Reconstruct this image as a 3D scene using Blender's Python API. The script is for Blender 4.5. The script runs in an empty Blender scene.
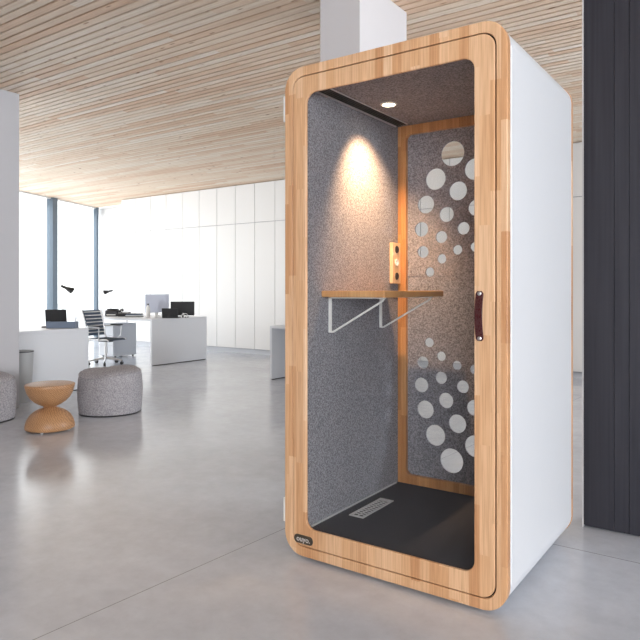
import bpy, bmesh, math, random
from mathutils import Vector, Matrix
random.seed(7)
COL = bpy.context.scene.collection
R = math.radians

# ------------------------------------------------------------------ materials
def new_mat(name):
    m = bpy.data.materials.new(name); m.use_nodes = True
    nt = m.node_tree
    return m, nt, nt.nodes['Principled BSDF']

def plain(name, col, rough=.5, metal=0, spec=.5, emit=None, es=0):
    m, nt, b = new_mat(name)
    b.inputs['Base Color'].default_value = (*col, 1)
    b.inputs['Roughness'].default_value = rough
    b.inputs['Metallic'].default_value = metal
    b.inputs['Specular IOR Level'].default_value = spec
    # faint procedural variation
    n = nt.nodes.new('ShaderNodeTexNoise'); n.inputs['Scale'].default_value = 9
    mr = nt.nodes.new('ShaderNodeMapRange')
    mr.inputs['To Min'].default_value = max(0, rough-.05); mr.inputs['To Max'].default_value = min(1, rough+.05)
    nt.links.new(n.outputs['Fac'], mr.inputs['Value']); nt.links.new(mr.outputs['Result'], b.inputs['Roughness'])
    if emit:
        b.inputs['Emission Color'].default_value = (*emit, 1); b.inputs['Emission Strength'].default_value = es
    return m

def ramp(nt, stops):
    r = nt.nodes.new('ShaderNodeValToRGB'); cr = r.color_ramp
    while len(cr.elements) < len(stops): cr.elements.new(.5)
    for e, (p, c) in zip(cr.elements, stops): e.position = p; e.color = (*c, 1)
    return r

def mixc(nt, a, b, fac, mode='MIX'):
    n = nt.nodes.new('ShaderNodeMix'); n.data_type = 'RGBA'; n.blend_type = mode
    for s, v in ((n.inputs['Factor'], fac), (n.inputs['A'], a), (n.inputs['B'], b)):
        if isinstance(v, bpy.types.NodeSocket): nt.links.new(v, s)
        elif isinstance(v, tuple): s.default_value = (*v, 1)
        else: s.default_value = v
    return n.outputs['Result']

def math_n(nt, op, a, b=0.0, c=None):
    n = nt.nodes.new('ShaderNodeMath'); n.operation = op
    for i, v in enumerate((a, b) if c is None else (a, b, c)):
        if isinstance(v, bpy.types.NodeSocket): nt.links.new(v, n.inputs[i])
        else: n.inputs[i].default_value = v
    return n.outputs[0]

def coords(nt):
    tc = nt.nodes.new('ShaderNodeTexCoord'); sx = nt.nodes.new('ShaderNodeSeparateXYZ')
    nt.links.new(tc.outputs['Object'], sx.inputs[0])
    return tc.outputs['Object'], sx.outputs
def combine(nt, x, y, z):
    n = nt.nodes.new('ShaderNodeCombineXYZ')
    for i, v in enumerate((x, y, z)):
        if isinstance(v, bpy.types.NodeSocket): nt.links.new(v, n.inputs[i])
        else: n.inputs[i].default_value = v
    return n.outputs[0]

def stave_wood(name, along, across, w, length, cols, rough=.38, grain=.5, joint=.0):
    """solid wood glued up from staves running along one axis, random tint per stave block"""
    m, nt, b = new_mat(name)
    obj, s = coords(nt)
    A, X = s[along], s[across]
    row = math_n(nt, 'FLOOR', math_n(nt, 'DIVIDE', X, w))
    wn = nt.nodes.new('ShaderNodeTexWhiteNoise'); wn.noise_dimensions = '1D'
    nt.links.new(row, wn.inputs['W'])
    col_i = math_n(nt, 'FLOOR', math_n(nt, 'ADD', math_n(nt, 'DIVIDE', A, length), math_n(nt, 'MULTIPLY', wn.outputs['Value'], 13.7)))
    wn2 = nt.nodes.new('ShaderNodeTexWhiteNoise'); wn2.noise_dimensions = '2D'
    nt.links.new(combine(nt, row, col_i, 0), wn2.inputs['Vector'])
    n = len(cols)
    rp = ramp(nt, [(i/(n-1), c) for i, c in enumerate(cols)])
    nt.links.new(wn2.outputs['Value'], rp.inputs['Fac'])
    # grain streaks: noise stretched along the stave
    v = combine(nt, math_n(nt, 'MULTIPLY', A, 5), math_n(nt, 'MULTIPLY', X, 170), math_n(nt, 'MULTIPLY', wn2.outputs['Value'], 50))
    g = nt.nodes.new('ShaderNodeTexNoise'); g.inputs['Scale'].default_value = 1; g.inputs['Detail'].default_value = 4
    nt.links.new(v, g.inputs['Vector'])
    gr = ramp(nt, [(.3, (.55, .42, .30)), (.62, (1, 1, 1))]); nt.links.new(g.outputs['Fac'], gr.inputs['Fac'])
    c = mixc(nt, rp.outputs['Color'], gr.outputs['Color'], grain, 'MULTIPLY')
    nt.links.new(c, b.inputs['Base Color'])
    b.inputs['Roughness'].default_value = rough
    return m

def felt(name, c1, c2, scale=260, rough=.95, bump=.25):
    m, nt, b = new_mat(name)
    obj, s = coords(nt)
    n = nt.nodes.new('ShaderNodeTexNoise'); n.inputs['Scale'].default_value = scale; n.inputs['Detail'].default_value = 3
    nt.links.new(obj, n.inputs['Vector'])
    r = ramp(nt, [(.36, c1), (.64, c2)]); nt.links.new(n.outputs['Fac'], r.inputs['Fac'])
    nt.links.new(r.outputs['Color'], b.inputs['Base Color'])
    b.inputs['Roughness'].default_value = rough; b.inputs['Specular IOR Level'].default_value = .1
    bp = nt.nodes.new('ShaderNodeBump'); bp.inputs['Strength'].default_value = bump; bp.inputs['Distance'].default_value = .002
    nt.links.new(n.outputs['Fac'], bp.inputs['Height']); nt.links.new(bp.outputs['Normal'], b.inputs['Normal'])
    return m

def pane_mat(name, tint=(1, 1, 1), ior=1.45):
    """thin architectural glass: straight-through transmission plus Fresnel reflection"""
    m = bpy.data.materials.new(name); m.use_nodes = True; nt = m.node_tree; nt.nodes.clear()
    out = nt.nodes.new('ShaderNodeOutputMaterial'); mix = nt.nodes.new('ShaderNodeMixShader')
    tr = nt.nodes.new('ShaderNodeBsdfTransparent'); tr.inputs[0].default_value = (*tint, 1)
    gl = nt.nodes.new('ShaderNodeBsdfGlossy'); gl.inputs['Roughness'].default_value = .01
    fr = nt.nodes.new('ShaderNodeFresnel')
    ge = nt.nodes.new('ShaderNodeNewGeometry')      # inner faces of the pane: undo the node's own inversion of the index
    nt.links.new(math_n(nt, 'ADD', math_n(nt, 'MULTIPLY', ge.outputs['Backfacing'], 1/ior-ior), ior), fr.inputs['IOR'])
    nt.links.new(fr.outputs[0], mix.inputs[0]); nt.links.new(tr.outputs[0], mix.inputs[1])
    nt.links.new(gl.outputs[0], mix.inputs[2]); nt.links.new(mix.outputs[0], out.inputs[0])
    return m

RW = [(.52, .27, .13), (.64, .375, .20), (.72, .47, .285), (.66, .405, .23), (.76, .53, .345), (.59, .335, .175)]
M = {}
M['wood'] = stave_wood('glued_rubberwood', 'Z', 'X', .042, .42, RW)
M['wood_back'] = stave_wood('oiled_rubberwood', 'Z', 'X', .035, .5, [(.40, .18, .065), (.50, .24, .09), (.56, .29, .12)])
M['wood_shelf'] = stave_wood('shelf_wood', 'Y', 'X', .04, .4, [(.50, .25, .10), (.60, .33, .14), (.66, .39, .18)])
M['white_panel'] = plain('white_lacquer', (.70, .73, .78), .4)
M['felt'] = felt('grey_felt', (.135, .135, .155), (.34, .335, .37), 150)
M['felt_dark'] = felt('charcoal_carpet', (.030, .032, .040), (.11, .115, .135), 200, bump=.5)
M['fabric'] = felt('heather_fabric', (.27, .26, .28), (.47, .455, .48), 90, bump=.6)
M['black'] = plain('black_plastic', (.012, .012, .014), .4)
M['dark_metal'] = plain('dark_metal', (.05, .05, .055), .35, .6)
M['gap'] = plain('dark_gap', (.012, .006, .003), .9)
M['steel'] = plain('brushed_steel', (.62, .62, .63), .3, 1)
M['alu'] = plain('light_aluminium', (.72, .72, .74), .35, .4)
M['white_metal'] = plain('white_metal', (.74, .74, .73), .35)
M['leather'] = plain('oxblood_leather', (.055, .012, .014), .28)
M['badge'] = plain('bronze_badge', (.075, .06, .045), .35, .3)
M['letter'] = plain('pale_lettering', (.50, .47, .45), .4)
M['glass'] = pane_mat('clear_glass', (.985, .99, .99), 1.3)
M['window_glass'] = pane_mat('window_glass', (.99, 1, 1))
M['lamp_glow'] = plain('lamp_glow', (1, .9, .7), .5, emit=(1, .86, .62), es=14)
M['white_wall'] = plain('white_wall', (.80, .80, .80), .55)
M['cupboard'] = plain('white_cupboard_lacquer', (.86, .86, .855), .4)
M['desk_white'] = plain('white_desk_laminate', (.66, .68, .72), .4)
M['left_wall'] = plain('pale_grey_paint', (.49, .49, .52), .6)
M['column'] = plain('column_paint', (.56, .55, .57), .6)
M['blue_grey'] = plain('blue_grey_metal', (.12, .16, .205), .5, .1)
M['bin'] = plain('grey_bin', (.42, .43, .44), .5)
M['screen_grey'] = plain('pale_screen', (.58, .62, .74), .25)
M['slate'] = plain('slate_blue_plastic', (.14, .18, .25), .4)
M['mesh_grey'] = plain('slate_mesh', (.11, .14, .19), .6)
M['ground'] = plain('pale_paving', (.85, .85, .83), .8)

# slatted timber ceiling
def ceiling_mat():
    m, nt, b = new_mat('pale_timber_slats')
    obj, s = coords(nt)
    row = math_n(nt, 'FLOOR', math_n(nt, 'DIVIDE', s['Y'], .083))
    wn = nt.nodes.new('ShaderNodeTexWhiteNoise'); wn.noise_dimensions = '1D'; nt.links.new(row, wn.inputs['W'])
    ci = math_n(nt, 'FLOOR', math_n(nt, 'ADD', math_n(nt, 'DIVIDE', s['X'], 1.9), math_n(nt, 'MULTIPLY', wn.outputs['Value'], 9)))
    w2 = nt.nodes.new('ShaderNodeTexWhiteNoise'); w2.noise_dimensions = '2D'; nt.links.new(combine(nt, row, ci, 0), w2.inputs['Vector'])
    rp = ramp(nt, [(0, (.76, .54, .38)), (.3, (.82, .65, .50)), (.7, (.85, .72, .58)), (1, (.88, .78, .67))])
    nt.links.new(w2.outputs['Value'], rp.inputs['Fac'])
    v = combine(nt, math_n(nt, 'MULTIPLY', s['X'], 2.2), math_n(nt, 'MULTIPLY', s['Y'], 70), math_n(nt, 'MULTIPLY', w2.outputs['Value'], 40))
    g = nt.nodes.new('ShaderNodeTexNoise'); g.inputs['Scale'].default_value = 1; g.inputs['Detail'].default_value = 3; nt.links.new(v, g.inputs['Vector'])
    gr = ramp(nt, [(.3, (.78, .68, .58)), (.6, (1, 1, 1))]); nt.links.new(g.outputs['Fac'], gr.inputs['Fac'])
    c = mixc(nt, rp.outputs['Color'], gr.outputs['Color'], .55, 'MULTIPLY')
    # knots
    vo = nt.nodes.new('ShaderNodeTexVoronoi'); vo.inputs['Scale'].default_value = 1
    nt.links.new(combine(nt, math_n(nt, 'MULTIPLY', s['X'], 3.4), math_n(nt, 'MULTIPLY', s['Y'], 12), 0), vo.inputs['Vector'])
    kr = ramp(nt, [(.06, (.42, .25, .14)), (.14, (1, 1, 1))]); nt.links.new(vo.outputs['Distance'], kr.inputs['Fac'])
    c = mixc(nt, c, kr.outputs['Color'], .8, 'MULTIPLY')
    nt.links.new(c, b.inputs['Base Color']); b.inputs['Roughness'].default_value = .6
    return m
M['ceiling'] = ceiling_mat()
M['ceiling_gap'] = plain('ceiling_void', (.03, .018, .012), .9)

def floor_mat():
    m, nt, b = new_mat('polished_concrete')
    obj, s = coords(nt)
    n = nt.nodes.new('ShaderNodeTexNoise'); n.inputs['Scale'].default_value = .9; n.inputs['Detail'].default_value = 7; n.inputs['Roughness'].default_value = .62
    n2 = nt.nodes.new('ShaderNodeTexNoise'); n2.inputs['Scale'].default_value = 9; n2.inputs['Detail'].default_value = 6; n2.inputs['Roughness'].default_value = .7
    for k in (n, n2): nt.links.new(obj, k.inputs['Vector'])
    r1 = ramp(nt, [(.3, (.53, .56, .62)), (.7, (.68, .71, .77))]); nt.links.new(n.outputs['Fac'], r1.inputs['Fac'])
    r2 = ramp(nt, [(.3, (.80, .79, .80)), (.7, (1, 1, 1))]); nt.links.new(n2.outputs['Fac'], r2.inputs['Fac'])
    c = mixc(nt, r1.outputs['Color'], r2.outputs['Color'], .7, 'MULTIPLY')
    # saw-cut joints: one along x at y = 3.20 (right of the booth), one along y near x = -2.1
    ja = math_n(nt, 'LESS_THAN', math_n(nt, 'ABSOLUTE', math_n(nt, 'SUBTRACT', s['Y'], 3.203)), .0028)
    lx = math_n(nt, 'SUBTRACT', math_n(nt, 'SUBTRACT', s['X'], -2.201), math_n(nt, 'MULTIPLY', s['Y'], .0563))
    jb = math_n(nt, 'LESS_THAN', math_n(nt, 'ABSOLUTE', lx), .0022)
    ja = math_n(nt, 'MULTIPLY', ja, math_n(nt, 'GREATER_THAN', s['X'], -1.9))
    j = math_n(nt, 'MAXIMUM', ja, jb)
    c = mixc(nt, c, (.20, .19, .20), math_n(nt, 'MULTIPLY', j, .8))
    nt.links.new(c, b.inputs['Base Color'])
    rr = nt.nodes.new('ShaderNodeMapRange'); rr.inputs['To Min'].default_value = .13; rr.inputs['To Max'].default_value = .24
    nt.links.new(n2.outputs['Fac'], rr.inputs['Value']); nt.links.new(rr.outputs['Result'], b.inputs['Roughness'])
    b.inputs['Specular IOR Level'].default_value = .75
    bp = nt.nodes.new('ShaderNodeBump'); bp.inputs['Strength'].default_value = .05; bp.inputs['Distance'].default_value = .01
    nt.links.new(n2.outputs['Fac'], bp.inputs['Height']); nt.links.new(bp.outputs['Normal'], b.inputs['Normal'])
    return m
M['floor'] = floor_mat()

def turned_wood():
    m, nt, b = new_mat('turned_oak')
    obj, s = coords(nt)
    w = nt.nodes.new('ShaderNodeTexWave'); w.wave_type = 'BANDS'; w.bands_direction = 'DIAGONAL'
    w.inputs['Scale'].default_value = 26; w.inputs['Distortion'].default_value = 6; w.inputs['Detail'].default_value = 3; w.inputs['Detail Scale'].default_value = 1.5
    nt.links.new(obj, w.inputs['Vector'])
    r = ramp(nt, [(0, (.33, .165, .075)), (.5, (.44, .235, .11)), (1, (.52, .29, .145))]); nt.links.new(w.outputs['Fac'], r.inputs['Fac'])
    nt.links.new(r.outputs['Color'], b.inputs['Base Color']); b.inputs['Roughness'].default_value = .4
    return m
M['turned'] = turned_wood()

def dark_wall_mat():
    m, nt, b = new_mat('charcoal_boards')
    obj, s = coords(nt)
    n = nt.nodes.new('ShaderNodeTexNoise'); n.inputs['Scale'].default_value = 1; n.inputs['Detail'].default_value = 3
    nt.links.new(combine(nt, math_n(nt, 'MULTIPLY', s['X'], 60), 0, math_n(nt, 'MULTIPLY', s['Z'], 1.2)), n.inputs['Vector'])
    r = ramp(nt, [(.3, (.020, .020, .028)), (.7, (.032, .032, .042))]); nt.links.new(n.outputs['Fac'], r.inputs['Fac'])
    nt.links.new(r.outputs['Color'], b.inputs['Base Color']); b.inputs['Roughness'].default_value = .55; b.inputs['Specular IOR Level'].default_value = .3
    return m
M['dark_wall'] = dark_wall_mat()

# ------------------------------------------------------------------ mesh helpers
def box(bm, x0, x1, y0, y1, z0, z1, rot=None, piv=None):
    vs = [bm.verts.new((x, y, z)) for x in (x0, x1) for y in (y0, y1) for z in (z0, z1)]
    for f in ((0, 1, 3, 2), (4, 6, 7, 5), (0, 4, 5, 1), (2, 3, 7, 6), (0, 2, 6, 4), (1, 5, 7, 3)):
        bm.faces.new([vs[i] for i in f])
    if rot: bmesh.ops.rotate(bm, verts=vs, cent=piv or ((x0+x1)/2, (y0+y1)/2, (z0+z1)/2), matrix=rot)
    return vs

def tube(bm, pts, r, n=8, closed=False):
    pts = [Vector(p) for p in pts]; rings = []
    N = len(pts); prev = None
    for i, p in enumerate(pts):
        if closed: d = pts[(i+1) % N]-pts[i-1]
        else: d = pts[min(i+1, N-1)]-pts[max(i-1, 0)]
        d.normalize()
        if prev is None:
            u = d.orthogonal().normalized()
        else:
            u = (prev-d*prev.dot(d)).normalized()
        prev = u; w = d.cross(u)
        rr = r[i] if isinstance(r, (list, tuple)) else r
        rings.append([bm.verts.new(p+(u*math.cos(a)+w*math.sin(a))*rr) for a in [2*math.pi*k/n for k in range(n)]])
    for i in range(N if closed else N-1):
        a, b = rings[i], rings[(i+1) % N]
        for k in range(n): bm.faces.new((a[k], a[(k+1) % n], b[(k+1) % n], b[k]))
    if not closed:
        bm.faces.new(rings[0][::-1]); bm.faces.new(rings[-1])

def lathe(bm, prof, n=48, c=(0, 0, 0), f=None):
    """prof: list of (r, z); closes the ends where r is 0"""
    rings = []
    for r, z in prof:
        if r < 1e-6: rings.append([bm.verts.new((c[0], c[1], c[2]+z))])
        else:
            ring = []
            for k in range(n):
                a = 2*math.pi*k/n
                p = (r*math.cos(a), r*math.sin(a), z)
                if f: p = f(p)
                ring.append(bm.verts.new((c[0]+p[0], c[1]+p[1], c[2]+p[2])))
            rings.append(ring)
    for a, b in zip(rings, rings[1:]):
        if len(a) == 1 and len(b) == 1: continue
        for k in range(n):
            k2 = (k+1) % n
            if len(a) == 1: bm.faces.new((a[0], b[k], b[k2]))
            elif len(b) == 1: bm.faces.new((a[k], a[k2], b[0]))
            else: bm.faces.new((a[k], a[k2], b[k2], b[k]))

def rrect(x0, x1, z0, z1, r, seg=10):
    pts = []
    for cx, cz, a0 in ((x1-r, z1-r, 0), (x0+r, z1-r, 90), (x0+r, z0+r, 180), (x1-r, z0+r, 270)):
        for k in range(seg+1):
            a = R(a0+90*k/seg); pts.append((cx+r*math.cos(a), cz+r*math.sin(a)))
    return pts

def ring_y(bm, outer, inner, y0, y1):
    """frame between two outlines (same point count) in the xz plane, from y0 to y1"""
    L = [[bm.verts.new((x, y, z)) for x, z in o] for o, y in ((outer, y0), (inner, y0), (inner, y1), (outer, y1))]
    n = len(outer)
    for a in range(4):
        A, B = L[a], L[(a+1) % 4]
        for k in range(n): bm.faces.new((A[k], A[(k+1) % n], B[(k+1) % n], B[k]))

def plate_y(bm, outline, y0, y1):
    A = [bm.verts.new((x, y0, z)) for x, z in outline]; B = [bm.verts.new((x, y1, z)) for x, z in outline]
    n = len(outline)
    bm.faces.new(A); bm.faces.new(B[::-1])
    for k in range(n): bm.faces.new((A[k], B[k], B[(k+1) % n], A[(k+1) % n]))

def obj(name, bm, mat, parent=None, bevel=0, loc=None, smooth=True):
    bmesh.ops.recalc_face_normals(bm, faces=bm.faces[:])
    if smooth:
        for f in bm.faces: f.smooth = True
        for e in bm.edges:
            if len(e.link_faces) == 2 and e.calc_face_angle(0) > R(32): e.smooth = False
    me = bpy.data.meshes.new(name); bm.to_mesh(me); bm.free()
    mats = mat if isinstance(mat, (list, tuple)) else [mat]
    for m in mats: me.materials.append(m)
    o = bpy.data.objects.new(name, me); COL.objects.link(o)
    if parent: o.parent = parent
    if loc: o.location = loc
    if bevel:
        b = o.modifiers.new('bevel', 'BEVEL'); b.width = bevel; b.segments = 2; b.limit_method = 'ANGLE'; b.angle_limit = R(50)
    return o
def tag(o, label=None, cat=None, group=None, kind=None):
    if label: o['label'] = label
    if cat: o['category'] = cat
    if group: o['group'] = group
    if kind: o['kind'] = kind
    return o
def thing(name, label, cat, loc=(0, 0, 0), rz=0, group=None):
    o = bpy.data.objects.new(name, None); COL.objects.link(o); o.empty_display_size = .1
    o.location = loc; o.rotation_euler = (0, 0, rz)
    return tag(o, label, cat, group)
def B(): return bmesh.new()
def bx(name, dims, mat, parent=None, bevel=0):
    bm = B(); box(bm, *dims); return obj(name, bm, mat, parent, bevel)
def copy_tree(o, parent=None):
    c = o.copy(); COL.objects.link(c)
    if parent: c.parent = parent
    for ch in list(o.children): copy_tree(ch, c)
    return c

# ------------------------------------------------------------------ the setting
H = 3.31
def struct(name, dims, mat, bevel=0):
    return tag(bx(name, dims, mat, None, bevel), name.replace('_', ' '), None, None, 'structure')
def sl(o, label, cat): o['label'] = label; o['category'] = cat; return o

WX = lambda y: -12.76-(y-7.28)*.395          # line of the glazed side wall
bm = B()
ys = [-6, 10.04]
v = [bm.verts.new(p) for p in ((WX(-6), -6, 0), (6, -6, 0), (6, 10.04, 0), (WX(10.04), 10.04, 0))]
w = [bm.verts.new((q.co.x, q.co.y, -.2)) for q in v]
bm.faces.new(v); bm.faces.new(w[::-1])
for k in range(4): bm.faces.new((v[k], w[k], w[(k+1) % 4], v[(k+1) % 4]))
sl(tag(obj('floor', bm, M['floor'], smooth=False), kind='structure'), 'polished pale grey concrete floor with fine saw-cut joints', 'floor')

bm = B()
y = -6.0+.0065
nrow = 0
y = math.floor(-6/.083)*.083
while y < 10.04-.09:
    a, b_ = y+.0095, y+.083-.0095
    y0, y1 = a, b_
    xs = (WX(y0), WX(y1))
    vs = [bm.verts.new(p) for p in ((xs[0], y0, H), (5.5, y0, H), (5.5, y1, H), (xs[1], y1, H),
                                    (xs[0], y0, H+.05), (5.5, y0, H+.05), (5.5, y1, H+.05), (xs[1], y1, H+.05))]
    for f in ((0, 1, 2, 3), (0, 4, 5, 1), (3, 2, 6, 7), (0, 3, 7, 4), (1, 5, 6, 2)): bm.faces.new([vs[i] for i in f])
    y += .083
ceil = obj('ceiling', bm, [M['ceiling'], M['ceiling_gap']], smooth=False)
me = ceil.data
bm = B(); bm.from_mesh(me)
vs = [bm.verts.new(p) for p in ((WX(-6), -6, H+.051), (5.5, -6, H+.051), (5.5, 10.04, H+.051), (WX(10.04), 10.04, H+.051))]
ws = [bm.verts.new((q.co.x, q.co.y, H+.25)) for q in vs]
fs = [bm.faces.new(vs), bm.faces.new(ws[::-1])]+[bm.faces.new((vs[k], ws[k], ws[(k+1) % 4], vs[(k+1) % 4])) for k in range(4)]
for f in fs: f.material_index = 1
bm.to_mesh(me); bm.free()
sl(tag(ceil, kind='structure'), 'ceiling of pale timber slats with dark narrow gaps', 'ceiling')

sl(struct('wall_back', (-14.2, 5.5, 10.04, 10.2, 0, H), M['white_wall']), 'white back wall behind the tall cupboards', 'wall')
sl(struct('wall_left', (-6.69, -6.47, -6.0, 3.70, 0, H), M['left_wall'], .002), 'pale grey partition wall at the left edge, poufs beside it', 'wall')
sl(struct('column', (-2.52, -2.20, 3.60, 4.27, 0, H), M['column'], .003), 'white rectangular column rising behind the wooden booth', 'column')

sl(struct('wall_glare_block', (-6.69, 6.0, -6.15, -6.001, 0, H), M['column']), 'unseen pale wall added behind the viewer to cut reflections in the booth door', 'wall')  # out of view, added to keep the bright surroundings off the door glass
# charcoal board wall behind the booth on the right
bm = B(); x = -.785; pat = [.148, .070, .148, .070]; k = 0
while x < 4:
    wdt = pat[k % 4]; box(bm, x, x+wdt-.0025, 3.53, 3.5545, .012, H-.002); x += wdt; k += 1
box(bm, -.785, x, 3.555, 3.66, 0, H-.002)
sl(tag(obj('wall_right', bm, M['dark_wall'], smooth=False), kind='structure'), 'charcoal wall of vertical boards beside the booth', 'wall')
sl(struct('trim_1', (-.793, -.786, 3.528, 3.66, 0, H-.002), M['alu']), 'thin pale metal edge strip of the charcoal wall', 'trim')

# glazed side wall
def on_glass(y, off=0):
    d = Vector((-.395, 1, 0)).normalized(); n = Vector((1, .395, 0)).normalized()
    return Vector((WX(y), y, 0))+n*off
ang = math.atan2(1, -.395)
def glazed(name, ya, yb, label):
    a, b_ = on_glass(ya), on_glass(yb); L = (b_-a).length
    e = thing(name, label, 'window', a, ang); e['kind'] = 'structure'
    bx('window_pane', (0, L, -.006, .006, .06, H-.05), M['window_glass'], e)
    bm = B(); box(bm, 0, L, -.03, .03, 0, .06); box(bm, 0, L, -.03, .03, H-.03, H-.001)
    obj('window_frame', bm, M['white_metal'], e)
    return e
# mullion positions from the photograph: y about 8.45 (wide) and 9.98 (narrow corner post)
ym = 8.30
glazed('window_1', 3.6, ym, 'tall bright window pane left of the wide blue grey mullion')
glazed('window_2', ym, 10.0, 'tall bright window pane between wide mullion and corner post')
def post(name, y, wd, dp, label):
    bm = B(); box(bm, -wd/2, wd/2, -dp/2, dp/2, 0, H-.001)
    o = obj(name, bm, M['blue_grey'], None, .003, loc=on_glass(y)); o.rotation_euler = (0, 0, ang)
    return sl(tag(o, kind='structure'), label, 'mullion')
post('trim_2', ym, .17, .16, 'wide blue grey window mullion')
post('trim_3', 9.90, .07, .10, 'narrow blue grey corner window post')
sl(tag(bx('ground', (-60, -11.9, -30, 60, -.35, -.2), M['ground']), kind='structure'), 'pale paved ground outside the windows', 'ground')

# built-in tall cupboards along the back wall
def cupboard():
    t = thing('tall_cupboard', 'white full height built-in cupboard unit with flush doors along the back wall', 'cupboard', (0, 0, 0), 0, 'built-in white cupboards along the back wall')
    w_ = .5
    bx('carcass', (0, w_, .022, .60, .09, H-.012), M['left_wall'], t)
    bx('plinth', (0, w_, .05, .60, 0, .088), M['desk_white'], t)
    bx('door', (.005, w_-.005, 0, .02, .10, 2.536), M['cupboard'], t)
    bx('door', (.005, w_-.005, 0, .02, 2.548, H-.014), M['cupboard'], t)
    return t
cp = cupboard()
for i in range(22):
    o = cp if i == 0 else copy_tree(cp)
    o.location = (-12.10+i*.502, 9.35, 0)

# ------------------------------------------------------------------ the booth
X0, X1, Y0, Y1, Z0, Z1 = -1.850, -.793, 2.355, 3.335, .016, 2.268
bc = Vector(((X0+X1)/2, (Y0+Y1)/2, 0))
booth = thing('phone_booth', 'tall acoustic phone booth with rubberwood frame, glass door and white side panels', 'booth', bc)
def L(dims): return (dims[0]-bc.x, dims[1]-bc.x, dims[2]-bc.y, dims[3]-bc.y, dims[4], dims[5])
def rr(ins, r, seg=10):
    return [(x-bc.x, z) for x, z in rrect(X0+ins, X1-ins, Z0+ins, Z1-ins, r, seg)]
yl = lambda y: y-bc.y
bm = B(); box(bm, *L((X0+.12, X1-.12, Y0+.12, Y1-.12, 0, .08))); obj('plinth', bm, M['dark_metal'], booth)
bm = B(); ring_y(bm, rr(0, .10), rr(.044, .058), yl(Y0), yl(Y0+.034)); obj('front_frame', bm, M['wood'], booth, .003)
bm = B(); ring_y(bm, rr(.0445, .058), rr(.062, .05), yl(Y0+.013), yl(Y0+.018)); obj('door_gap_shade', bm, M['gap'], booth)  # near-black ring painted as the shade in the gap around the door leaf
bm = B(); ring_y(bm, rr(.003, .098), rr(.055, .05), yl(Y0+.0345), yl(Y1-.020)); obj('outer_shell', bm, M['white_panel'], booth)
bm = B(); ring_y(bm, rr(0, .10), rr(.06, .05), yl(Y1-.019), yl(Y1)); obj('rear_frame', bm, M['wood'], booth, .002)
bx('side_panel', L((X1-.004, X1-.0005, Y0+.050, Y1-.030, Z0+.10, Z1-.10)), M['white_panel'], booth)
# door leaf
IX0, IX1, IZ0, IZ1 = X0+.124, X1-.130, Z0+.132, Z1-.128
door = obj('door', (lambda b: (ring_y(b, rr(.0490, .055), [(x-bc.x, z) for x, z in rrect(IX0, IX1, IZ0, IZ1, .048)], yl(Y0-.002), yl(Y0+.0125)), b)[1])(B()), M['wood'], booth, .003)
bm = B(); plate_y(bm, [(x-bc.x, z) for x, z in rrect(IX0-.006, IX1+.006, IZ0-.006, IZ1+.006, .05)], yl(Y0+.0130), yl(Y0+.0170)); obj('glass_pane', bm, M['glass'], door)
# leather strap handle
hx, hz0, hz1 = -.900-bc.x, 1.045, 1.236
bm = B(); N = 20; rows = []
for i in range(N+1):
    t = i/N; z = hz0+(hz1-hz0)*t; bulge = .004+.013*math.sin(math.pi*min(1, max(0, (t-.09)/.82)))**.8 if .09 < t < .91 else .004
    wv = .0155 if .04 < t < .96 else .009
    rows.append([(hx-wv, yl(Y0-.003)-bulge, z), (hx+wv, yl(Y0-.003)-bulge, z), (hx+wv, yl(Y0-.003)-bulge+.0035, z), (hx-wv, yl(Y0-.003)-bulge+.0035, z)])
rv = [[bm.verts.new(p) for p in r_] for r_ in rows]
for a, b_ in zip(rv, rv[1:]):
    for k in range(4): bm.faces.new((a[k], a[(k+1) % 4], b_[(k+1) % 4], b_[k]))
bm.faces.new(rv[0]); bm.faces.new(rv[-1][::-1])
tag(obj('handle', bm, M['leather'], door, .001), 'dark red leather strap handle')
for z in (hz0+.010, hz1-.010):
    bm = B(); prof = [(0, .004), (.005, .0038), (.0078, .002), (.008, 0), (0, 0)]
    lathe(bm, prof, 16)
    bmesh.ops.rotate(bm, verts=bm.verts[:], matrix=Matrix.Rotation(R(90), 3, 'X'))
    bmesh.ops.translate(bm, verts=bm.verts[:], vec=(hx, yl(Y0-.0068), z))
    obj('rivet', bm, M['steel'], door)
# oval badge with lettering
bxc, bzc = -1.739-bc.x, .096
bm = B(); plate_y(bm, rrect(bxc-.053, bxc+.053, bzc-.020, bzc+.020, .0198, 10), yl(Y0-.005), yl(Y0-.0018)); tag(obj('badge', bm, M['badge'], door, .001), 'dark bronze oval badge')
def text_mesh(name, s, size, mat, parent, loc, rx=90, ext=.0006):
    cu = bpy.data.curves.new(name, 'FONT'); cu.body = s; cu.size = size; cu.extrude = ext; cu.align_x = 'CENTER'; cu.align_y = 'CENTER'; cu.offset = .0004
    tmp = bpy.data.objects.new(name+'_tmp', cu); COL.objects.link(tmp)
    bpy.context.view_layer.update()
    me = bpy.data.meshes.new_from_object(tmp.evaluated_get(bpy.context.evaluated_depsgraph_get()))
    bpy.data.objects.remove(tmp); me.name = name
    me.transform(Matrix.Translation(loc) @ Matrix.Rotation(R(rx), 4, 'X'))
    me.materials.clear(); me.materials.append(mat)
    o = bpy.data.objects.new(name, me); COL.objects.link(o); o.parent = parent
    return o
text_mesh('lettering', 'ouyo.', .034, M['letter'], door, (bxc, yl(Y0-.0058), bzc+.001))
# hinges on the outer left edge
for z0, z1 in ((2.030, 2.150), (.155, .265)):
    bm = B(); box(bm, *L((X0-.012, X0-.0005, Y0+.004, Y0+.022, z0, z1))); 
    obj('hinge', bm, M['white_metal'], booth, .001)

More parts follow.
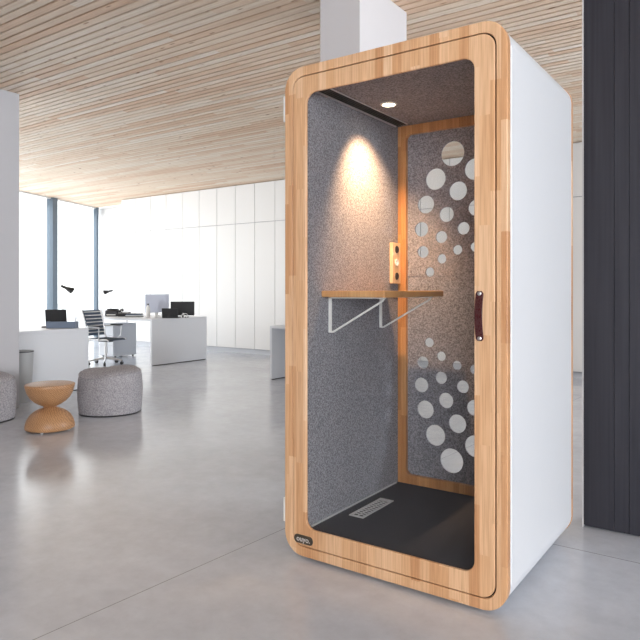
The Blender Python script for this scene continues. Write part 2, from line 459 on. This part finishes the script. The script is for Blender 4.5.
# interior: felt left and right walls, ceiling, carpet
IX0w, IX1w, IYb, IZf, IZc = IX0-.0005, IX1+.0005, 3.262, .145, 2.170
bx('inner_wall', L((X0+.056, IX0w, Y0+.0185, Y1-.021, Z0+.056, Z1-.056)), M['felt'], booth)
bx('inner_wall', L((IX1w, X1-.056, Y0+.0185, Y1-.021, Z0+.056, Z1-.056)), M['felt'], booth)
bx('ceiling_panel', L((IX0w+.001, IX1w-.001, Y0+.0185, Y1-.021, IZc, Z1-.056)), M['felt'], booth)
bx('floor_carpet', L((IX0w+.001, IX1w-.001, Y0+.0185, Y1-.021, Z0+.056, IZf)), M['felt_dark'], booth)
bm = B(); box(bm, *L((IX0w+.001, IX0w+.007, Y0+.04, 3.215, IZf, IZf+.007))); obj('skirting_strip', bm, M['alu'], booth)
# ceiling slot vent
bm = B(); yv0, yv1 = Y0+.05, 3.20
box(bm, *L((IX0w+.005, IX0w+.013, yv0, yv1, IZc-.010, IZc-.0005))); box(bm, *L((IX0w+.078, IX0w+.083, yv0, yv1, IZc-.005, IZc-.0005)))
fr = obj('slot_vent', bm, M['alu'], booth)
bm = B(); box(bm, *L((IX0w+.014, IX0w+.077, yv0, yv1, IZc-.002, IZc-.0006))); obj('vent_recess', bm, M['black'], fr)
bm = B()
for k in range(4): box(bm, *L((IX0w+.0195+k*.0155, IX0w+.0235+k*.0155, yv0, yv1, IZc-.007, IZc-.0025)))
obj('louvre', bm, M['dark_metal'], fr)
# downlight
DL = (-1.549-bc.x, 2.811-bc.y, IZc)
bm = B(); lathe(bm, [(.032, -.001), (.033, -.006), (.041, -.004), (.043, -.0006)], 32, DL); dlo = obj('downlight', bm, M['white_metal'], booth)
bm = B(); lathe(bm, [(0, -.003), (.032, -.003)], 32, DL); obj('lamp_lens', bm, M['lamp_glow'], dlo)
# wooden rear wall frame, felt panel with round holes, glass behind
def in_rr(ins_x0, ins_x1, z0, z1, r): return [(x-bc.x, z) for x, z in rrect(IX0w+ins_x0, IX1w-ins_x1, z0, z1, r)]
bm = B(); ring_y(bm, in_rr(.0012, .0012, IZf+.0005, IZc-.0005, .002), in_rr(.052, .052, IZf+.052, IZc-.052, .03), yl(3.238), yl(3.30)); obj('rear_window_frame', bm, M['wood_back'], booth, .002)
F = 638.0; CY, SY = math.cos(R(35)), math.sin(R(35)); EZ = 1.24
def on_plane_y(px, py, yp):
    r_ = (px-320)/F; Z = yp/(r_*SY+CY)
    return (r_*CY-SY)*Z, EZ-(py-290)/F*Z, Z
C = [(452.5, 153.5, 12.4), (435.5, 179, 10.7), (475, 168.8, 10.9), (458, 190.8, 9.4), (425.8, 204.5, 8.9), (475.8, 207.5, 8), (446.5, 214.3, 7.6),
     (421.5, 229.3, 7.3), (463.5, 228.3, 6.3), (441.3, 237, 6.1), (423, 252, 6), (457.5, 249.8, 4.8), (475, 246.8, 4.9), (441.8, 258.8, 4.7), (429.8, 272, 4.7),
     (429.3, 342.6, 4.7), (441.3, 356.3, 4.7), (422.8, 362.5, 6.1), (457, 365.5, 4.7), (474.5, 369.5, 4.8), (441, 377.8, 6.1), (421.3, 385, 7.3), (462.8, 386.8, 6.3),
     (446, 400.5, 7.6), (474.5, 408, 8), (425.3, 409.5, 8.9), (457.3, 423.8, 9.2), (435.3, 435.3, 10.4), (475, 446.5, 10.8), (451.5, 460.8, 12.2)]
holes = []
for px, py, r_ in C:
    x, z, Z = on_plane_y(px, py, 3.262); holes.append((x-bc.x, z, r_/F*Z))
# the pattern carries on behind the door frame, mirrored about the booth's middle
mx = (IX0+IX1)/2-bc.x
for x, z, r_ in list(holes):
    xn = 2*mx-x
    if xn-r_ > IX0-bc.x+.06 and xn+r_ < IX1-bc.x-.06 and all(math.hypot(xn-a, z-b_) > r_+c+.012 for a, b_, c in holes): holes.append((xn, z, r_))
def holed_sheet(name, outline, holes, y0, y1, mat, parent):
    cu = bpy.data.curves.new(name, 'CURVE'); cu.dimensions = '2D'; cu.fill_mode = 'BOTH'; cu.extrude = (y1-y0)/2
    def sp(pts):
        s = cu.splines.new('POLY'); s.points.add(len(pts)-1); s.use_cyclic_u = True
        for q, p in zip(s.points, pts): q.co = (p[0], p[1], 0, 1)
    sp(outline)
    for x, z, r_ in holes: sp([(x+r_*math.cos(2*math.pi*k/40), z+r_*math.sin(2*math.pi*k/40)) for k in range(40)])
    tmp = bpy.data.objects.new(name+'_tmp', cu); COL.objects.link(tmp); bpy.context.view_layer.update()
    me = bpy.data.meshes.new_from_object(tmp.evaluated_get(bpy.context.evaluated_depsgraph_get()))
    bpy.data.objects.remove(tmp); me.name = name
    me.transform(Matrix.Translation((0, (y0+y1)/2, 0)) @ Matrix.Rotation(R(90), 4, 'X'))
    me.materials.clear(); me.materials.append(mat)
    o = bpy.data.objects.new(name, me); COL.objects.link(o); o.parent = parent
    return o
hole_out = [(IX0w+.045-bc.x, IZf+.045), (IX1w-.045-bc.x, IZf+.045), (IX1w-.045-bc.x, IZc-.045), (IX0w+.045-bc.x, IZc-.045)]
holed_sheet('perforated_felt_panel', hole_out, holes, yl(3.262), yl(3.270), M['felt'], booth)
bm = B(); box(bm, *L((IX0w+.045, IX1w-.045, 3.276, 3.282, IZf+.045, IZc-.045))); obj('rear_glass', bm, M['glass'], booth)
bm = B(); box(bm, *L((IX0w+.053, IX1w-.053, 3.2595, 3.2615, 1.318, 1.320))); obj('panel_seam', bm, M['felt'], booth)

# fold-down shelf on two white wire brackets
SX0, SX1, SY0, SY1, SZ = IX0w+.001, -1.385, 2.475, 3.105, 1.236
bm = B(); box(bm, *L((SX0, SX1, SY0, SY1, SZ-.030, SZ))); shelf = obj('shelf', bm, M['wood_shelf'], booth, .004)
for yb in (2.540, 3.030):
    bm = B(); a = SX0+.010-bc.x; y_ = yb-bc.y
    tube(bm, [(a, y_, SZ-.034), (a, y_, SZ-.19), (a+.006, y_, SZ-.198), (a+.016, y_, SZ-.196), (a+.285, y_, SZ-.046), (a+.292, y_, SZ-.036)], .0048, 8)
    box(bm, a-.009, a+.003, y_-.006, y_+.006, SZ-.20, SZ-.031)
    box(bm, a-.009, a+.30, y_-.006, y_+.006, SZ-.036, SZ-.0305)
    tag(obj('bracket', bm, M['white_metal'], shelf), 'white metal shelf bracket')
# wooden power module
bm = B(); box(bm, *L((IX0w+.0006, IX0w+.022, 3.142, 3.232, 1.276, 1.505))); pm = obj('power_module', bm, stave_wood('pale_maple', 'Z', 'Y', .09, 1, [(.66, .46, .28), (.70, .50, .32)]), booth, .002)
for k, z in enumerate((1.468, 1.395, 1.318)):
    bm = B(); lathe(bm, [(0, 0), (.012, 0), (.012, .002), (.019, .003), (.021, 0)], 20)
    bmesh.ops.rotate(bm, verts=bm.verts[:], matrix=Matrix.Rotation(R(90), 3, 'Y'))
    bmesh.ops.translate(bm, verts=bm.verts[:], vec=(IX0w+.0228-bc.x, 3.187-bc.y, z))
    obj('socket', bm, M['black'] if k != 1 else M['white_metal'], pm)
# floor ventilation grille
gx0, gx1, gy0, gy1 = -1.663, -1.583, 2.62, 2.928
bm = B(); z0, z1 = IZf+.0004, IZf+.004
for d in ((gx0, gx1, gy0, gy0+.016), (gx0, gx1, gy1-.016, gy1), (gx0, gx0+.014, gy0+.016, gy1-.016), (gx1-.014, gx1, gy0+.016, gy1-.016)): box(bm, *L((*d, z0, z1)))
gr = obj('floor_grille', bm, M['alu'], booth)
bx('grille_recess', L((gx0+.014, gx1-.014, gy0+.016, gy1-.016, z0, z0+.0006)), M['black'], gr)
bm = B()
for k in range(11): box(bm, *L((gx0+.014, gx1-.014, gy0+.036+k*.024, gy0+.043+k*.024, z0+.0007, z1-.0005)))
box(bm, *L(((gx0+gx1)/2-.004, (gx0+gx1)/2+.004, gy0+.016, gy1-.016, z0+.0007, z1-.0003)))
obj('grille_bars', bm, M['alu'], gr)

# ------------------------------------------------------------------ lounge group on the left
def pouf(name, label, x, y, seed, rot, rx=.309, h=.412):
    random.seed(seed)
    t = thing(name, label, 'pouf', (x, y, 0), rot, 'heather grey fabric poufs')
    ph = [random.uniform(0, 6.28) for _ in range(6)]
    def f(p):
        a = math.atan2(p[1], p[0]); r_ = math.hypot(p[0], p[1]); k = r_/rx
        w_ = 1+.012*math.sin(3*a+ph[0])+.008*math.sin(7*a+ph[1])+.006*math.sin(9*a+p[2]*20+ph[2])
        zf = p[2]/h
        dz = .0
        if zf > .8: dz = .018*math.cos(a-1.0)*k + .010*math.sin(3*a+ph[3])*k - .012*math.sin(2*a+ph[4])*k*k
        return (p[0]*w_, p[1]*w_, p[2]+dz*(zf if zf > .8 else 0))
    prof = [(0, 0), (rx*.93, 0), (rx*.965, .012), (rx*.985, .05), (rx*1.02, h*.35), (rx*1.03, h*.6), (rx*1.0, h*.85), (rx*.965, h*.955), (rx*.95, h*.975)]
    bm = B(); lathe(bm, prof, 72, f=f); obj('side_cover', bm, M['fabric'], t)
    prof = [(rx*.95, h*.972), (rx*.93, h*.995), (rx*.87, h*1.03), (rx*.72, h*1.065), (rx*.5, h*1.085), (rx*.25, h*1.075), (0, h*1.06)]
    bm = B(); lathe(bm, prof, 72, f=f); obj('top_cover', bm, M['fabric'], t)
    pts = []
    for k in range(72):
        a = 2*math.pi*k/72; pts.append(f((rx*.962*math.cos(a), rx*.962*math.sin(a), h*.972)))
    bm = B(); tube(bm, pts, .006, 6, True); obj('piping', bm, M['fabric'], t)
    bm = B(); lathe(bm, [(rx*.90, .0005), (rx*.975, .0005), (rx*.985, .008), (rx*.96, .014)], 72, f=f); obj('base_rim', bm, M['dark_metal'], t)
    return t
pouf('pouf', 'round grey fabric pouf to the right of the hourglass stool', -5.48, 4.10, 3, .3)
pouf('pouf', 'grey fabric pouf cut by the photo edge beside the pale partition wall', -6.14, 3.12, 5, 2.1)

st = thing('hourglass_stool', 'turned wooden hourglass stool standing between two grey poufs', 'stool', (-5.218, 3.268, 0))
st.scale = (.965, .965, .965)
def arc(r0, r1, z0, z1, n, up):
    out = []
    for k in range(n+1):
        t = k/n
        a = t*math.pi/2
        out.append((r0+(r1-r0)*(math.sin(a)), z0+(z1-z0)*(1-math.cos(a))) if up else (r0+(r1-r0)*(1-math.cos(a)), z0+(z1-z0)*math.sin(a)))
    return out
HT = .425
prof = [(0, .012), (.200, .012), (.212, .018), (.216, .030), (.213, .06), (.200, .10), (.175, .14), (.138, .172), (.095, .195), (.062, .206), (.052, .212)]
bm = B(); lathe(bm, prof, 64); obj('lower_dome', bm, M['turned'], st)
prof = [(.052, .212), (.062, .219), (.095, .234), (.138, .262), (.175, .300), (.200, .345), (.213, .39), (.217, .412), (.214, HT-.003), (.205, HT), (0, HT)]
bm = B(); lathe(bm, prof, 64); obj('upper_bowl', bm, M['turned'], st)
for k in range(4):
    a = R(45+90*k-10); bm = B(); lathe(bm, [(0, 0), (.014, 0), (.014, .0125), (0, .0125)], 16, (.17*math.cos(a), .17*math.sin(a), 0)); tag(obj('foot', bm, M['alu'], st), 'small pale glide foot')

bn = thing('waste_bin', 'tapered grey waste bin against white desk end by the partition', 'bin', (-6.80, 3.885, 0))
bm = B(); lathe(bm, [(0, 0), (.122, 0), (.126, .004), (.150, .555), (.152, .56), (.146, .56), (.120, .012), (0, .012)], 40); obj('body', bm, M['bin'], bn)
bm = B(); lathe(bm, [(.1440, .500), (.1462, .5605), (.1530, .5625), (.1532, .552)], 40); tag(obj('liner_rim', bm, M['dark_metal'], bn), 'dark liner rim')

# ------------------------------------------------------------------ desks
def desk(label, x0, x1, y0, y1, h=.765, panels=(1, 1)):
    cx, cy = (x0+x1)/2, (y0+y1)/2
    t = thing('desk', label, 'desk', (cx, cy, 0)); a, b_, c, d = x0-cx, x1-cx, y0-cy, y1-cy
    bx('desktop', (a, b_, c, d, h-.035, h), M['desk_white'], t, .002)
    for s, xx in ((0, a), (1, b_-.035)):
        if panels[s]: bx('end_panel', (xx, xx+.035, c, d, .012, h-.0355), M['desk_white'], t, .002)
    for s, xx in ((0, a), (1, b_-.035)):
        if panels[s]:
            bx('foot_strip', (xx+.004, xx+.031, c+.03, d-.03, 0, .0118), M['black'], t)
        else:
            for yy in (c+.05, d-.05):
                bm = B(); tube(bm, [(xx, yy, 0), (xx, yy, h-.036)], .018, 12); obj('leg', bm, M['steel'], t)
    return t
desk('white solid-ended desk nearest the pale partition wall, bin in front', -8.65, -6.98, 3.86, 4.90)
desk('white desk with broad solid end panel, black laptop and monitor on it', -10.35, -8.20, 6.94, 8.18, panels=(0, 1))
desk('white desk half hidden behind the left edge of the booth', -5.62, -4.1, 6.82, 7.60, h=.745)

pd = thing('drawer_pedestal', 'pale drawer pedestal under the far desk behind the office chair', 'pedestal', (-9.95, 7.62, 0))
bx('cabinet_body', (-.21, .21, -.25, .25, .03, .62), M['desk_white'], pd, .003)
for k in range(3): bx('drawer', (-.205, .205, -.268, -.2505, .04+k*.19, .222+k*.19), M['desk_white'], pd, .003)
for sx in (-1, 1):
    for sy in (-1, 1):
        bm = B(); tube(bm, [(sx*.17-.01, sy*.2, .015), (sx*.17+.01, sy*.2, .015)], .0148, 10); obj('caster', bm, M['black'], pd)

# office chair with slatted mesh back
def office_chair(label, x, y, rz):
    t = thing('office_chair', label, 'chair', (x, y, 0), rz)      # faces local +x
    for k in range(5):
        a = R(72*k+20); c, s = math.cos(a), math.sin(a)
        bm = B(); tube(bm, [(0, 0, .115), (.15*c, .15*s, .095), (.28*c, .28*s, .075)], [.022, .017, .012], 8)
        lg = obj('base_leg', bm, M['steel'], t)
        bm = B(); px, py = .285*c, .285*s
        tube(bm, [(px-.018*s, py+.018*c, .028), (px+.018*s, py-.018*c, .028)], .0275, 12); tube(bm, [(px, py, .03), (px, py, .08)], .007, 6)
        obj('caster', bm, M['black'], lg)
    bm = B(); tube(bm, [(0, 0, .10), (0, 0, .40)], .022, 12); tube(bm, [(0, 0, .19), (0, 0, .30)], .032, 12); obj('gas_post', bm, M['steel'], t)
    bm = B(); box(bm, -.12, .12, -.05, .05, .395, .425); obj('seat_mechanism', bm, M['dark_metal'], t, .005)
    # seat: ribbed sling, front edge rolls down
    def sling(path, w_, th, n=9):
        bm = B(); rows = []
        for (px, pz) in path: rows.append([bm.verts.new((px, sy*w_, pz)) for sy in (-.5, -.25, 0, .25, .5)])
        for a, b_ in zip(rows, rows[1:]):
            for k in range(4): bm.faces.new((a[k], a[k+1], b_[k+1], b_[k]))
        bmesh.ops.solidify(bm, geom=bm.faces[:], thickness=th); return bm
    seat_path = []
    for k in range(25):
        u = k/24; px = .25-.46*u; pz = .455-.012*math.sin(u*math.pi)-(.03*(1-u/.15)**2 if u < .15 else 0)+.004*abs(math.sin(u*math.pi*9))
        seat_path.append((px, pz))
    obj('seat', sling(seat_path, .44, .018), M['mesh_grey'], t)
    back_path = []
    for k in range(49):
        u = k/48; pz = .50+.44*u; px = -.225-.10*u+.02*math.sin(u*math.pi)+.007*abs(math.sin(u*math.pi*8))
        back_path.append((px, pz))
    bk = obj('backrest', sling(back_path, .42, .012), M['mesh_grey'], t)
    bm = B()
    for k in range(7):
        u = (k+.5)/7.5; pz = .52+.44*u; px = -.225-.10*u+.02*math.sin(u*math.pi)
        box(bm, px+.006, px+.014, -.20, .20, pz, pz+.016)
        box(bm, px-.030, px-.022, -.20, .20, pz, pz+.016)
    obj('back_rib', bm, M['white_metal'], bk)
    for s in (-1, 1):
        bm = B(); yy = s*.228
        tube(bm, [(.26, yy, .425), (.22, yy, .448), (0, yy, .440), (-.17, yy, .448), (-.215, yy, .48), (-.235, yy, .62), (-.27, yy, .80), (-.325, yy, .955)], .011, 8)
        obj('side_rail', bm, M['steel'], t)
        bm = B(); tube(bm, [(.05, yy+s*.004, .44), (.09, yy+s*.045, .50), (.10, yy+s*.05, .655), (-.06, yy+s*.05, .665), (-.235, yy+s*.008, .655)], .010, 8)
        ar = obj('armrest', bm, M['steel'], t)
        bm = B(); box(bm, -.13, .12, yy+s*.05-.02, yy+s*.05+.02, .668, .690); obj('arm_pad', bm, M['black'], ar, .006)
    return t
office_chair('office chair with slatted slate-grey back and chrome star base before the far desk', -9.02, 6.66, R(12)).scale = (.96, .96, .96)

# ------------------------------------------------------------------ things on the desks
TOP = .765
def desk_lamp(label, x, y, rz, h, reach=0, tz=TOP, scale=1.0, tilt=20):
    t = thing('desk_lamp', label, 'lamp', (x, y, tz), rz)
    bm = B(); lathe(bm, [(0, 0), (.075, 0), (.075, .010), (.02, .016), (0, .016)], 24); obj('base', bm, M['white_metal'], t)
    bm = B(); tube(bm, [(0, 0, .012), (0, 0, h-.02), (.005, 0, h)], .006, 8); obj('pole', bm, M['white_metal'], t)
    bm = B()       # long asymmetric shade: narrow neck that flares into a cone, lying almost flat
    lathe(bm, [(0, .110), (.016, .108), (.019, .10), (.021, .03), (.030, .012), (.048, -.055), (.046, -.055), (.027, .008), (.015, .03), (0, .032)], 28)
    bmesh.ops.rotate(bm, verts=bm.verts[:], matrix=Matrix.Rotation(R(-tilt), 3, 'Y'))
    bmesh.ops.scale(bm, vec=(scale, scale, scale*.85), verts=bm.verts[:])
    bmesh.ops.translate(bm, verts=bm.verts[:], vec=(.072*scale, 0, h+.012))
    obj('lamp_shade', bm, M['black'], t)
    return t
desk_lamp('tall black-headed desk lamp on thin pale pole, desk by the partition', -7.499, 4.881, R(35), .475, tilt=62)
desk_lamp('small black-headed desk lamp at left end of the far desk', -10.271, 7.701, R(215), .43, tilt=74)

def laptop(name, label, x, y, rz, w_, d, sh, lean, tz=TOP):
    t = thing(name, label, 'laptop', (x, y, tz), rz)           # screen back faces local -y
    bm = B(); box(bm, -w_/2, w_/2, 0, d, 0, .016); obj('keyboard_base', bm, M['black'], t, .003)
    bm = B(); box(bm, -w_/2, w_/2, -.005, .005, 0, sh, Matrix.Rotation(R(lean), 3, 'X'), (0, 0, 0))
    bmesh.ops.translate(bm, verts=bm.verts[:], vec=(0, 0, .018)); obj('screen', bm, M['black'], t, .002)
    return t
laptop('laptop', 'open black laptop behind the blue grey desk tray', -7.45, 4.757, R(215), .27, .13, .21, -8)
tr = thing('desk_tray', 'blue grey slatted desk tray in front of the open laptop', 'tray', (-7.179, 4.666, TOP), R(35))
bm = B(); box(bm, -.18, .18, -.055, .055, 0, .006); box(bm, -.18, .18, -.055, -.050, 0, .085); box(bm, -.18, -.175, -.050, .055, 0, .085); box(bm, .175, .18, -.050, .055, 0, .085)
obj('tray_body', bm, M['slate'], tr, .002)
bm = B(); box(bm, -.172, .172, -.048, .052, .05, .056); obj('upper_shelf', bm, M['screen_grey'], tr)
bm = B(); box(bm, -.165, .165, -.045, .05, .0065, .020); obj('paper_stack', bm, M['white_wall'], tr)

# far desk
laptop('laptop', 'low black laptop open beside the larger black monitor on the far desk', -8.213, 7.336, R(35), .27, .12, .15, 6)
mo = thing('monitor', 'wide black monitor at right end of the far desk', 'monitor', (-8.289, 7.686, TOP), R(35))
bm = B(); box(bm, -.10, .10, -.07, .07, 0, .012); obj('stand_base', bm, M['black'], mo, .003)
bm = B(); box(bm, -.025, .025, .004, .02, .012, .15); obj('stand_neck', bm, M['black'], mo)
bm = B(); box(bm, -.205, .205, -.012, .012, .035, .275); obj('screen', bm, M['black'], mo, .004)
mo = thing('monitor', 'pale thin monitor seen from behind at middle of the far desk', 'monitor', (-8.768, 7.533, TOP), R(78))
bm = B(); box(bm, -.10, .10, -.08, .08, 0, .008); obj('stand_base', bm, M['white_metal'], mo, .002)
bm = B(); box(bm, -.03, .03, .006, .02, .008, .2, Matrix.Rotation(R(-6), 3, 'X'), (0, 0, 0)); obj('stand_neck', bm, M['white_metal'], mo)
bm = B(); box(bm, -.23, .23, -.014, .004, .08, .40); obj('screen', bm, M['screen_grey'], mo, .003)
# white cable loops
cb = bpy.data.objects
pts = []
for k in range(40):
    u = k/39; pts.append((-8.043+.08*math.sin(u*9)-.03*u, 7.492+.05*math.cos(u*11), TOP+.006+.075*abs(math.sin(u*7))))
bm = B(); tube(bm, pts, .006, 6); tag(obj('cable', bm, M['white_metal']), 'white cable curled in loops before the black monitor', 'cable')
# dark office boxes at the left of the far desk
pr = thing('label_printer', 'squat dark grey office machine at left of the far desk', 'printer', (-9.736, 7.343, TOP), R(35))
bm = B(); box(bm, -.12, .12, -.10, .10, 0, .11); obj('body', bm, M['dark_metal'], pr, .02)
bm = B(); box(bm, -.09, .09, -.07, .07, .111, .135); obj('lid', bm, M['black'], pr, .008)
bm = B(); box(bm, -.08, .08, -.115, -.101, .02, .035); obj('output_tray', bm, M['white_metal'], pr)
ph = thing('desk_phone', 'black desk telephone with handset beside the dark office machine', 'telephone', (-9.442, 7.367, TOP), R(33))
bm = B(); box(bm, -.09, .09, -.09, .09, .0, .06, Matrix.Rotation(R(8), 3, 'X'), (0, -.09, 0)); obj('body', bm, M['black'], ph, .006)
bm = B(); tube(bm, [(-.06, -.06, .09), (-.06, -.04, .115), (-.06, .05, .13), (-.06, .08, .108)], [.024, .015, .015, .024], 10); obj('handset', bm, M['black'], ph)
bm = B()
for i in range(3):
    for j in range(4): box(bm, -.02+i*.035, .005+i*.035, -.06+j*.033, -.038+j*.033, .066+j*.0045, .074+j*.0045)
obj('keypad', bm, M['white_metal'], ph)
bk = thing('binder_stack', 'low stack of dark folders and papers right of the telephone', 'folders', (-9.132, 7.339, TOP), R(32))
for k in range(4):
    bm = B(); box(bm, -.13, .13, -.09, .09, k*.016, k*.016+.014, Matrix.Rotation(R(k*5-6), 3, 'Z'), (0, 0, 0)); tag(obj('folder', bm, [M['black'], M['white_wall'], M['slate'], M['black']][k], bk), ['black folder', 'white folder', 'blue grey folder', 'black folder'][k])
bo = thing('water_bottle', 'slim white bottle with dark cap beside the pale monitor', 'bottle', (-8.699, 7.276, TOP))
bm = B(); lathe(bm, [(0, 0), (.034, 0), (.036, .006), (.036, .15), (.030, .185), (.014, .205), (.014, .215), (0, .215)], 24); obj('body', bm, M['white_metal'], bo)
bm = B(); lathe(bm, [(0, .215), (.017, .215), (.017, .24), (0, .242)], 18); obj('cap', bm, M['dark_metal'], bo)

# ------------------------------------------------------------------ light
def area(name, loc, rot, sx, sy, energy, col=(1, 1, 1)):
    l = bpy.data.lights.new(name, 'AREA'); l.shape = 'RECTANGLE'; l.size = sx; l.size_y = sy; l.energy = energy; l.color = col
    o = bpy.data.objects.new(name, l); COL.objects.link(o); o.location = loc; o.rotation_euler = rot
    return o
d = Vector((1, .395, -.40)).normalized()
q = d.to_track_quat('-Z', 'Y').to_euler()
c = on_glass(7.0, -.6)
area('window_daylight', (c.x, c.y, 1.8), q, 8, 2.8, 160, (.97, .985, 1))
# unseen fill lamp added behind the camera, right, to brighten floor and booth front
d = Vector((-.52, 1, -.06)).normalized(); area('rear_fill', (3.4, -5.6, 1.9), d.to_track_quat('-Z', 'Y').to_euler(), 4.4, 3, 680, (.94, .97, 1))
area('side_fill', (5.3, 1.5, 1.8), Vector((-1, .1, -.05)).to_track_quat('-Z', 'Y').to_euler(), 7, 3, 120, (.90, .95, 1))  # fill lamp added off to the right to brighten the booth's white side
area('behind_daylight', (3.2, 8.0, 1.5), Vector((-1, -.98, -.35)).to_track_quat('-Z', 'Y').to_euler(), 2.2, 2.2, 210, (.88, .94, 1))
sp = bpy.data.lights.new('booth_spot', 'SPOT'); sp.energy = 118; sp.color = (1, .60, .31); sp.spot_size = R(84); sp.spot_blend = 1; sp.shadow_soft_size = .02
o = bpy.data.objects.new('booth_spot', sp); COL.objects.link(o); o.location = (-1.500, 2.765, IZc-.010); o.rotation_euler = (R(13), R(21), 0)

w = bpy.data.worlds.new('sky'); bpy.context.scene.world = w; w.use_nodes = True
nt = w.node_tree; bg = nt.nodes['Background']
tc = nt.nodes.new('ShaderNodeTexCoord'); sx = nt.nodes.new('ShaderNodeSeparateXYZ'); nt.links.new(tc.outputs['Generated'], sx.inputs[0])
r = ramp(nt, [(.0, (.80, .80, .80)), (.5, (1, .995, .98)), (1, (.86, .93, 1))]); 
mr = nt.nodes.new('ShaderNodeMapRange'); mr.inputs['From Min'].default_value = -1; nt.links.new(sx.outputs['Z'], mr.inputs['Value']); nt.links.new(mr.outputs['Result'], r.inputs['Fac'])
nt.links.new(r.outputs['Color'], bg.inputs['Color']); bg.inputs['Strength'].default_value = 2.0

# ------------------------------------------------------------------ camera
cam = bpy.data.cameras.new('camera'); co = bpy.data.objects.new('camera', cam); COL.objects.link(co)
co.location = (0, 0, EZ); co.rotation_euler = (R(90), 0, R(35))
cam.sensor_width = 36; cam.lens = 36*F/640; cam.shift_y = -30/640; cam.clip_start = .05
bpy.context.scene.camera = co
sc = bpy.context.scene
sc.view_settings.view_transform = 'Standard'; sc.view_settings.look = 'None'; sc.view_settings.exposure = 0.14
